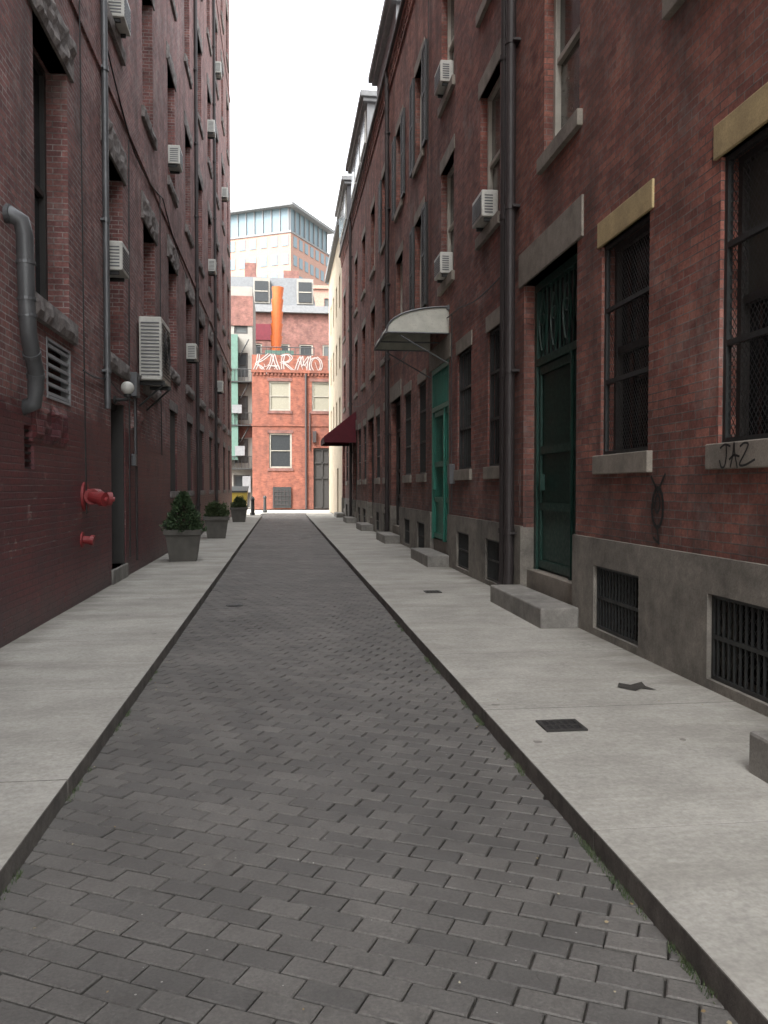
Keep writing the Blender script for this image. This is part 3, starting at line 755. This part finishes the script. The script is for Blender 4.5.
# ---------------------------------------------------------------- graffiti
G = Geo(mR); W = -.054
def tr(pts, u, v, k): return [(u - x * k, v + y * k) for x, y in pts]
for pts, off in (([(-.1, .95), (.4, 1.12), (.95, 1.0)], 0), ([(.5, 1.1), (.56, .5), (.4, -.05), (.1, -.1), (-.05, .25)], 0), ([(0, -.1), (.28, .6), (.4, 1.15), (.5, .6), (.78, -.15)], .95), ([(-.05, .3), (.4, .5), (.95, .42)], .9),
                 ([(0, .95), (.4, 1.1), (.8, 1.0), (.45, .5), (.05, 0), (.6, -.05), (1.5, .2)], 1.9)):
    ribbon(G, smooth_pts(tr([(x + off, y) for x, y in pts], 5.37, 1.685, .125)), .015, W)
G.done("graffiti_tag", M_ink)
G = Geo(mR); W = -.006
def ell(cu, cv, ru, rv, a0=0, a1=6.4, n=16): return [(cu + ru * math.cos(a0 + (a1 - a0) * i / n), cv + rv * math.sin(a0 + (a1 - a0) * i / n)) for i in range(n + 1)]
ribbon(G, ell(6.43, 1.37, .10, .16), .034, W); ribbon(G, ell(6.43, 1.40, .045, .07), .024, W - .001); ribbon(G, [(6.55, 1.62), (6.43, 1.5), (6.3, 1.64)], .026, W - .002)
ribbon(G, [(6.44, 1.22), (6.40, 1.08), (6.5, 1.12)], .024, W - .002)
G.done("graffiti_tag", M_ink)
G = Geo(mR); ribbon(G, ell(10.40, 1.45, .05, .3, .5, 4.5), .02, -.006); ribbon(G, [(10.34, 1.75), (10.42, 1.4), (10.32, 1.2)], .02, -.007); G.done("graffiti_tag", M_wspray)

# ---------------------------------------------------------------- far: buildings at end
e = empty("cream_house"); G = Geo(mR)
ops = [(43.4 + 2.6 * i, 44.4 + 2.6 * i, z, z + 1.7) for i in range(4) for z in (4.6, 7.8, 11)] + [(45.0, 46.2, 0, 2.6)]
wall(G, 42.25, 54, 0, 15, ops, .2)
G.poly([(42.25, 13, 0), (42.25, 15, 0), (42.25, 15, 9), (42.25, 13, 9)]); G.poly([(54, 0, 0), (54, 15, 0), (54, 15, 9), (54, 0, 9)]); G.poly([(42.25, 15, 0), (54, 15, 0), (54, 15, 9), (42.25, 15, 9)])
G.done("walls", M_tan, e); P = dict(frame=Geo(mR), glass=Geo(mR))
for o in ops: window(P, mR, o, .19, .07)
P['frame'].done("window_frames", M_farframe, e); P['glass'].done("window_panes", M_farglass, e)
G = Geo(mR); G.box(42.25, 54.2, 14.8, 15.15, -.25, -.002); G.done("cornice", M_fgrey, e)

YE = 60.0; mE = mY(YE); e = empty("orange_brick_building"); G = Geo(mE)
eo = [(-.9, .62, 7.05, 9.15), (2.15, 3.5, 7.05, 9.15), (-.9, .7, 2.95, 5.45)]
dr = (2.25, 3.5, 0, 4.4)
wall(G, -2.1, 4.6, 0, 9.9, eo + [dr], .2)
for x in (-2.1, 4.6): G.poly([(x, 0, 0), (x, 9.9, 0), (x, 9.9, 8), (x, 0, 8)])
G.poly([(-2.1, 9.85, 0), (4.6, 9.85, 0), (4.6, 9.85, 8), (-2.1, 9.85, 8)])
G.box(-2.15, 4.65, 5.95, 6.1, -.06, -.001); G.box(-2.15, 4.65, 9.0 + .75, 9.95, -.12, -.001)
for i in range(26): G.box(-2.05 + i * .26, -1.93 + i * .26, 9.55, 9.75, -.09, -.001)
G.done("brick_walls", M_brickFar, e)
G = Geo(mE); G.box(-2.1, 3.3, 9.96, 11.0, -.05, .1); G.done("painted_parapet", M_brickFar, e)
P = dict(frame=Geo(mE), glass=Geo(mE)); S = Geo(mE)
for i, o in enumerate(eo):
    window(P, mE, o, .15, .12, 2 if i < 2 else 0)
    S.box(o[0] - .12, o[1] + .12, o[2] - .2, o[2], -.06, .05); S.box(o[0] - .12, o[1] + .12, o[3], o[3] + .22, -.03, .05)
P['frame'].done("window_frames", M_farframe, e); P['glass'].done("window_panes", M_farglass, e); S.done("stone_trim", M_brickFar2, e)
G = Geo(mE); G.poly([(2.25, 0, .19), (3.5, 0, .19), (3.5, 4.4, .19), (2.25, 4.4, .19)]); G.box(2.85, 2.93, 0, 4.3, .1, .18)
for v in (0.05, 2.2, 3.3, 4.25): G.box(2.25, 3.5, v, v + .1, .1, .17)
G.done("entrance_door", M_dframe, e)
G = Geo(mE); G.tube([(1.72, 0, -.1), (1.72, 9.7, -.1)], .07, 8); G.tube([(2.0, 4.2, -.1), (2.0, 6.9, -.1)], .04, 8); G.box(2.2, 2.45, 4.8, 5.6, -.25, -.05); G.done("wall_pipes", M_dpipe, e)
G = Geo(mE); G.box(-.65, .65, .1, 1.6, -.12, -.02); G.cur = 1
for i in range(5): G.box(-.6 + i * .25, -.55 + i * .25, .25, 1.45, -.16, -.121)
for i in range(4): G.box(-.62, .62, .3 + i * .32, .34 + i * .32, -.17, -.161)
G.done("iron_grate_panel", [M_iron, M_dpipe], e)
# loose outlined spray lettering on the parapet
G = Geo(mE); base = 9.98
letters = {'K': [[(0, 1.05), (.06, .5), (-.03, -.05)], [(.62, 1.1), (.3, .75), (.02, .5), (.35, .3), (.72, -.1)]],
           'A': [[(-.08, -.02), (.15, .5), (.3, 1.05), (.45, .6), (.68, -.05)], [(.1, .38), (.52, .34)]],
           'R': [[(.02, -.05), (-.02, .5), (.02, 1)], [(-.1, .95), (.3, 1.08), (.58, .8), (.35, .52), (.05, .48), (.4, .2), (.75, -.12)]],
           'M': [[(-.05, -.05), (.02, .6), (.1, 1.05), (.25, .65), (.38, .4), (.5, .7), (.66, 1.08), (.72, .5), (.8, -.08)]],
           'O': [[(.35, 1.02), (.08, .85), (-.02, .45), (.15, .05), (.45, -.02), (.68, .35), (.62, .8), (.35, 1.02)]]}
x = -1.95
for ch in "KARMO":
    sc_, tilt, up_ = random.uniform(1.0, 1.25), random.uniform(-.1, .35), random.uniform(-.2, .1)
    for st in letters[ch]:
        q = [(x + (px + py * tilt) * 1.0 * sc_, base + up_ + py * .95 * sc_) for px, py in st]
        # bubble letters: two offset thin white contours around a reddish body
        G.cur = 1; ribbon(G, smooth_pts(q), .20, -.053 - random.random() * .002); G.cur = 0
        for o_ in (-.085, .085):
            ribbon(G, smooth_pts([(a + o_ + random.uniform(-.02, .02), b + abs(o_) * .4 + random.uniform(-.03, .03)) for a, b in q]), .06, -.075 - random.random() * .004)
    x += 1.0
for k in range(9):
    xx = random.uniform(-1.9, 3); G.cur = 0; ribbon(G, smooth_pts([(xx, base + random.uniform(-.05, .8)), (xx + random.uniform(.1, .3), base + random.uniform(-.2, .6)), (xx + .4, base + random.uniform(-.1, .5))]), .035, -.09)
G.done("graffiti_lettering", [M_wspray, M_brickFar2])
e = empty("roof_railing"); G = Geo(mY(62)); G.tube([(-1.8, 11.9, 0), (2.4, 11.9, 0)], .04, 6); G.tube([(-1.8, 11.4, 0), (2.4, 11.4, 0)], .03, 6)
for i in range(13): G.tube([(-1.8 + i * .35, 9.9, 0), (-1.8 + i * .35, 11.9, 0)], .025, 6)
G.done("rails", M_iron, e)
G = Geo(mY(62.2)); G.box(-1.2, .9, 10.9, 11.7, 0, .05); G.done("screen", M_copper, e)
e = empty("debris_chute"); G = Geo()
for i in range(6):
    z = 11.3 + i * .93; G.tube([(-.45 + i * .03, 65, z), (-.42 + i * .03, 65, z + 1.03)], [.36, .47], 18)
G.done("chute_segments", M_orange, e)
G = Geo(); G.tube([(-.4, 65, 9.86), (-.4, 65, 11.3)], .1, 8); G.done("support", M_iron, e)

YB = 74.0; mB = mY(YB); e = empty("mansard_building"); G = Geo(mB)
bo = [(1.55, 2.75, 11.6, 14.2), (-2.8, -1.7, 11.6, 14.2), (-.4, .7, 11.6, 14.2), (3.6, 4.7, 11.6, 14.2)]
wall(G, -5.0, 6.5, 0, 16.9, bo, .2)
for x in (-5.0, 6.5): G.poly([(x, 0, 0), (x, 16.9, 0), (x, 16.9, 9), (x, 0, 9)])
G.done("brick_walls", M_brickFar2, e)
P = dict(frame=Geo(mB), glass=Geo(mB))
for o in bo: window(P, mB, o, .15, .12, 1)
G = Geo(mB); G.box(-5.2, 6.7, 16.9, 17.5, -.45, 9.2); G.done("cornice", M_fgrey, e)
G = Geo(mB); G.box(-5.0, -.8, 14.5, 15.9, -.08, -.001); G.done("maroon_band", M_maroon, e)
G = Geo(mB); G.poly([(-5, 17.5, -.1), (3.0, 17.5, -.1), (2.6, 20.2, .9), (-4.6, 20.2, .9)]); G.poly([(3.0, 17.5, -.1), (3.0, 17.5, 9), (2.6, 20.2, 8), (2.6, 20.2, .9)]); G.poly([(-5, 17.5, -.1), (-5, 17.5, 9), (-4.6, 20.2, 8), (-4.6, 20.2, .9)])
G.poly([(-4.6, 20.2, .9), (2.6, 20.2, .9), (2.6, 20.2, 8), (-4.6, 20.2, 8)])
G.done("mansard_roof", M_mans, e)
G = Geo(mB)
for u in (-2.3, 1.5):
    G.cur = 0; G.box(u - .15, u + 1.3, 17.7, 19.9, -.12, 1.5); G.cur = 1; G.box(u, u + 1.15, 17.85, 19.6, -.2, -.121); G.cur = 2; G.box(u + .02, u + 1.13, 18.68, 18.76, -.24, -.2)
G.done("dormer_windows", [M_hplaster, M_farglass[0], M_farframe], e)
P['frame'].done("window_frames", M_farframe, e); P['glass'].done("window_panes", M_farglass, e)
G = Geo(mB); G.box(-3.3, -2.3, 14.4, 22.0, 3, 4.2); G.box(.2, 1.6, 20.3, 21.4, 3, 4.2); G.done("chimneys", M_brickFar2, e)

YS = 63.0; mS = mY(YS); e = empty("shopfront_building"); G = Geo(mS)
so = [(-3.5, -2.5, 3.4 + 3.2 * i, 5.2 + 3.2 * i) for i in range(4)]
wall(G, -12, -2.15, 0, 16.5, so + [(-3.6, -2.4, .1, 2.5)], .2)
G.poly([(-2.15, 0, 0), (-2.15, 16.5, 0), (-2.15, 16.5, 8), (-2.15, 0, 8)]); G.poly([(-12, 16.5, 0), (-2.15, 16.5, 0), (-2.15, 16.5, 8), (-12, 16.5, 8)])
G.done("walls", M_hplaster, e); P = dict(frame=Geo(mS), glass=Geo(mS))
for o in so: window(P, mS, o, .15, .12, 1)
window(P, mS, (-3.6, -2.4, .1, 2.5), .15, .12, 0)
P['frame'].done("window_frames", M_dframe, e); P['glass'].done("window_panes", M_farglass, e)
G = Geo(mS); G.box(-5.2, -3.2, 3.6, 12.8, -.9, -.001)
G.done("copper_bay", M_copper, e)
G = Geo(mS); G.box(-12, -2.1, 13.6, 15.8, -.08, -.001); G.box(-3.15, -2.2, 5.3, 6.3, -.1, -.001); G.done("brick_band", M_brickFar2, e)
G = Geo(mS); G.box(-3.4, -2.7, 3.9, 4.6, -1.4, -1.0); G.box(-2.9, -2.3, 1.2, 2.4, -.9, -.3); G.box(-3.6, -2.9, 7.0, 7.6, -1.4, -1.0); G.done("utility_boxes", M_fgrey, e)
G = Geo(mS)
for z in (2.9, 6.1, 9.3):
    G.box(-4.2, -2.2, z, z + .08, -1.0, -.001)
    for i in range(9): G.tube([(-4.2 + i * .25, z, -.98), (-4.2 + i * .25, z + .95, -.98)], .02, 5)
    G.tube([(-4.2, z + .95, -.98), (-2.2, z + .95, -.98)], .03, 5); G.tube([(-4.1, z, -.6), (-2.4, z + 3.2, -.6)], .05, 5)
G.done("fire_escape", M_iron, e)
e = empty("dumpster"); G = Geo(); x0, x1, y0, y1 = -4.3, -1.95, 47.5, 49.2
lo = [(x0 + .1, y0 + .15, .15), (x1 - .1, y0 + .15, .15), (x1 - .1, y1, .15), (x0 + .1, y1, .15)]; hi = [(x0, y0, 1.35), (x1, y0, 1.35), (x1, y1, 1.6), (x0, y1, 1.6)]
for i in range(4): G.poly([lo[i], lo[(i + 1) % 4], hi[(i + 1) % 4], hi[i]])
G.poly(lo)
for i in range(5): x = x0 + .25 + i * .45; G.box(x, x + .07, y0 + .02, y0 + .09, .3, 1.2)
G.done("bin_body", M_yellow, e)
G = Geo(); G.poly([(x0 - .03, y0 - .05, 1.37), (x1 + .03, y0 - .05, 1.37), (x1 + .03, y1 + .03, 1.63), (x0 - .03, y1 + .03, 1.63)]); G.box(x0, x1, y0 - .04, y0 + .02, 1.27, 1.36)
for (x, y) in ((x0 + .3, y0 + .3), (x1 - .3, y0 + .3), (x0 + .3, y1 - .3), (x1 - .3, y1 - .3)): G.tube([(x - .04, y, .03), (x + .04, y, .03)], .09, 10)
G.done("lid_and_wheels", M_iron, e)

# distant office tower
e = empty("office_tower", (2.0, 178, 0)); e.rotation_euler[2] = R(-28)
G = Geo(); G.box(-16, 0, 0, 20, 0, 55.5); G.done("terracotta_body", M_tower, e)
G = Geo()
for z in range(0, 13):
    zz = 6 + z * 3.9
    for i in range(6):
        x = -15.0 + i * 2.6; G.box(x, x + 1.5, -.12, -.001, zz, zz + 2.2)
    for i in range(7):
        y = 1.2 + i * 2.7; G.box(.001, .12, y, y + 1.5, zz, zz + 2.2)
G.done("window_bands", M_tglass, e)
G = Geo(); G.box(-15.3, -.6, .6, 19.5, 55.5, 61.0); G.done("glass_penthouse", M_tglass, e)
G = Geo(); G.box(-16.8, .9, -.9, 20.8, 61.0, 61.6); G.box(-16.2, .2, -.2, 20.2, 55.5, 55.9)
for i in range(8): x = -15.3 + i * 2.06; G.box(x, x + .25, .35, .6, 55.9, 61.0)
for i in range(9): y = .6 + i * 2.3; G.box(-.6, -.35, y, y + .25, 55.9, 61.0)
G.box(-11, -5, 6, 14, 61.6, 63.4)
G.done("roof_slabs", M_fgrey, e)
e = empty("glass_office_block", (-12, 200, 0)); G = Geo(); G.box(-14, 2.5, 0, 20, 0, 66)
G.done("glass_walls", M_tglass, e); G = Geo()
for z in range(16): G.box(-14.1, 2.6, -.1, 20.1, 3 + z * 4, 3.7 + z * 4)
G.done("spandrels", M_fgrey, e)
for (x0, x1, y, h, m) in ((-7, -1.5, 110, 28, M_brickFar2), (3, 16, 120, 30, M_tower), (-30, -9, 90, 18, M_hplaster)):
    e = empty("distant_building"); mp = mY(y); G = Geo(mp); n = max(2, int((x1 - x0) / 2.2))
    ops = [(x0 + .5 + i * (x1 - x0) / n, x0 + 1.6 + i * (x1 - x0) / n, z, z + 1.7) for i in range(n) for z in [h - 3 - 3.3 * k for k in range(6)] if z > 0]
    wall(G, x0, x1, 0, h, ops, .2)
    for x in (x0, x1): G.poly([(x, 0, 0), (x, h, 0), (x, h, 12), (x, 0, 12)])
    G.poly([(x0, h, 0), (x1, h, 0), (x1, h, 12), (x0, h, 12)]); G.box(x0 - .2, x1 + .2, h, h + .5, -.3, .3)
    G.done("walls", m, e); Gl = Geo(mp)
    for o in ops: Gl.poly([(o[0], o[2], .19), (o[1], o[2], .19), (o[1], o[3], .19), (o[0], o[3], .19)])
    Gl.done("window_panes", M_farglass[1], e)

# ---------------------------------------------------------------- litter and moss
G = Geo()
def flake(x, y, z, s):
    a = random.uniform(0, 6.28); pts = []
    for k in range(5):
        t = a + k * 1.257; r = s * random.uniform(.5, 1); pts.append((x + r * math.cos(t), y + r * math.sin(t), z + random.uniform(.001, .006)))
    G.poly(pts)
for _ in range(240):
    y = 1.2 + random.random() ** 1.5 * 30; side = random.random()
    if side < .35: flake(RL + .03 + random.random() ** 2 * .25, y, .012, random.uniform(.005, .012))
    elif side < .7: flake(RR - .03 - random.random() ** 2 * .25, y, .012, random.uniform(.005, .012))
    elif side < .85: flake(random.uniform(RL + .1, RR - .1), y, .013, random.uniform(.003, .007))
    else: flake(random.uniform(RR + .1, XR - .1), y, SW + .004, random.uniform(.004, .01))
G.done("leaf_litter", M_litter)
G = Geo()
for c in range(90):
    y = random.choice([3.1, 3.2, 4.4, 2.6, 5.5, 7, 9]) + random.uniform(-.3, .3); x = RR - .012 if random.random() < .75 else RL + .012
    for k in range(14):
        px, py = x + random.uniform(-.02, .01), y + random.uniform(-.04, .04); h = random.uniform(.008, .03); a = random.uniform(0, 6.28)
        G.poly([(px - .002, py, .0), (px + .002, py, .0), (px + .01 * math.cos(a), py + .01 * math.sin(a), .003 + h)])
G.done("moss_tufts", M_leaf2)

# ---------------------------------------------------------------- light
EL, AZ = 48.0, 225.0   # hazy sun behind-left of the viewer
w = bpy.data.worlds.new("World"); scene.world = w; w.use_nodes = True; nt = w.node_tree
bg = nt.nodes["Background"]
sky = N(nt, "ShaderNodeTexSky", sky_type='NISHITA'); sky.sun_disc = False
sky.sun_elevation = R(EL); sky.sun_rotation = R(AZ); sky.dust_density = 7; sky.air_density = 1.2; sky.ozone_density = 1
hs = N(nt, "ShaderNodeHueSaturation"); hs.inputs["Saturation"].default_value = .15; hs.inputs["Value"].default_value = 6.3
L(nt, sky.outputs[0], hs.inputs["Color"]); L(nt, hs.outputs[0], bg.inputs["Color"]); bg.inputs["Strength"].default_value = .15
sl = bpy.data.lights.new("sun", 'SUN'); sl.energy = 1.3; sl.angle = R(4.0); sl.color = (1, .96, .9)
so_ = bpy.data.objects.new("sun", sl); scene.collection.objects.link(so_)
to_sun = Vector((math.sin(R(AZ)) * math.cos(R(EL)), math.cos(R(AZ)) * math.cos(R(EL)), math.sin(R(EL))))
so_.rotation_euler = (-to_sun).to_track_quat('-Z', 'Y').to_euler()

cam = bpy.data.cameras.new("camera"); co = bpy.data.objects.new("camera", cam); scene.collection.objects.link(co)
co.location = (0, 0, 1.53); co.rotation_euler = (R(90 - 1.66), 0, R(-7.0))
cam.sensor_fit = 'VERTICAL'; cam.sensor_height = 24; cam.lens = 24 * 830 / 1024; cam.clip_start = .05; cam.clip_end = 2000
scene.camera = co
scene.view_settings.view_transform = 'Standard'; scene.view_settings.look = 'None'; scene.view_settings.exposure = 0
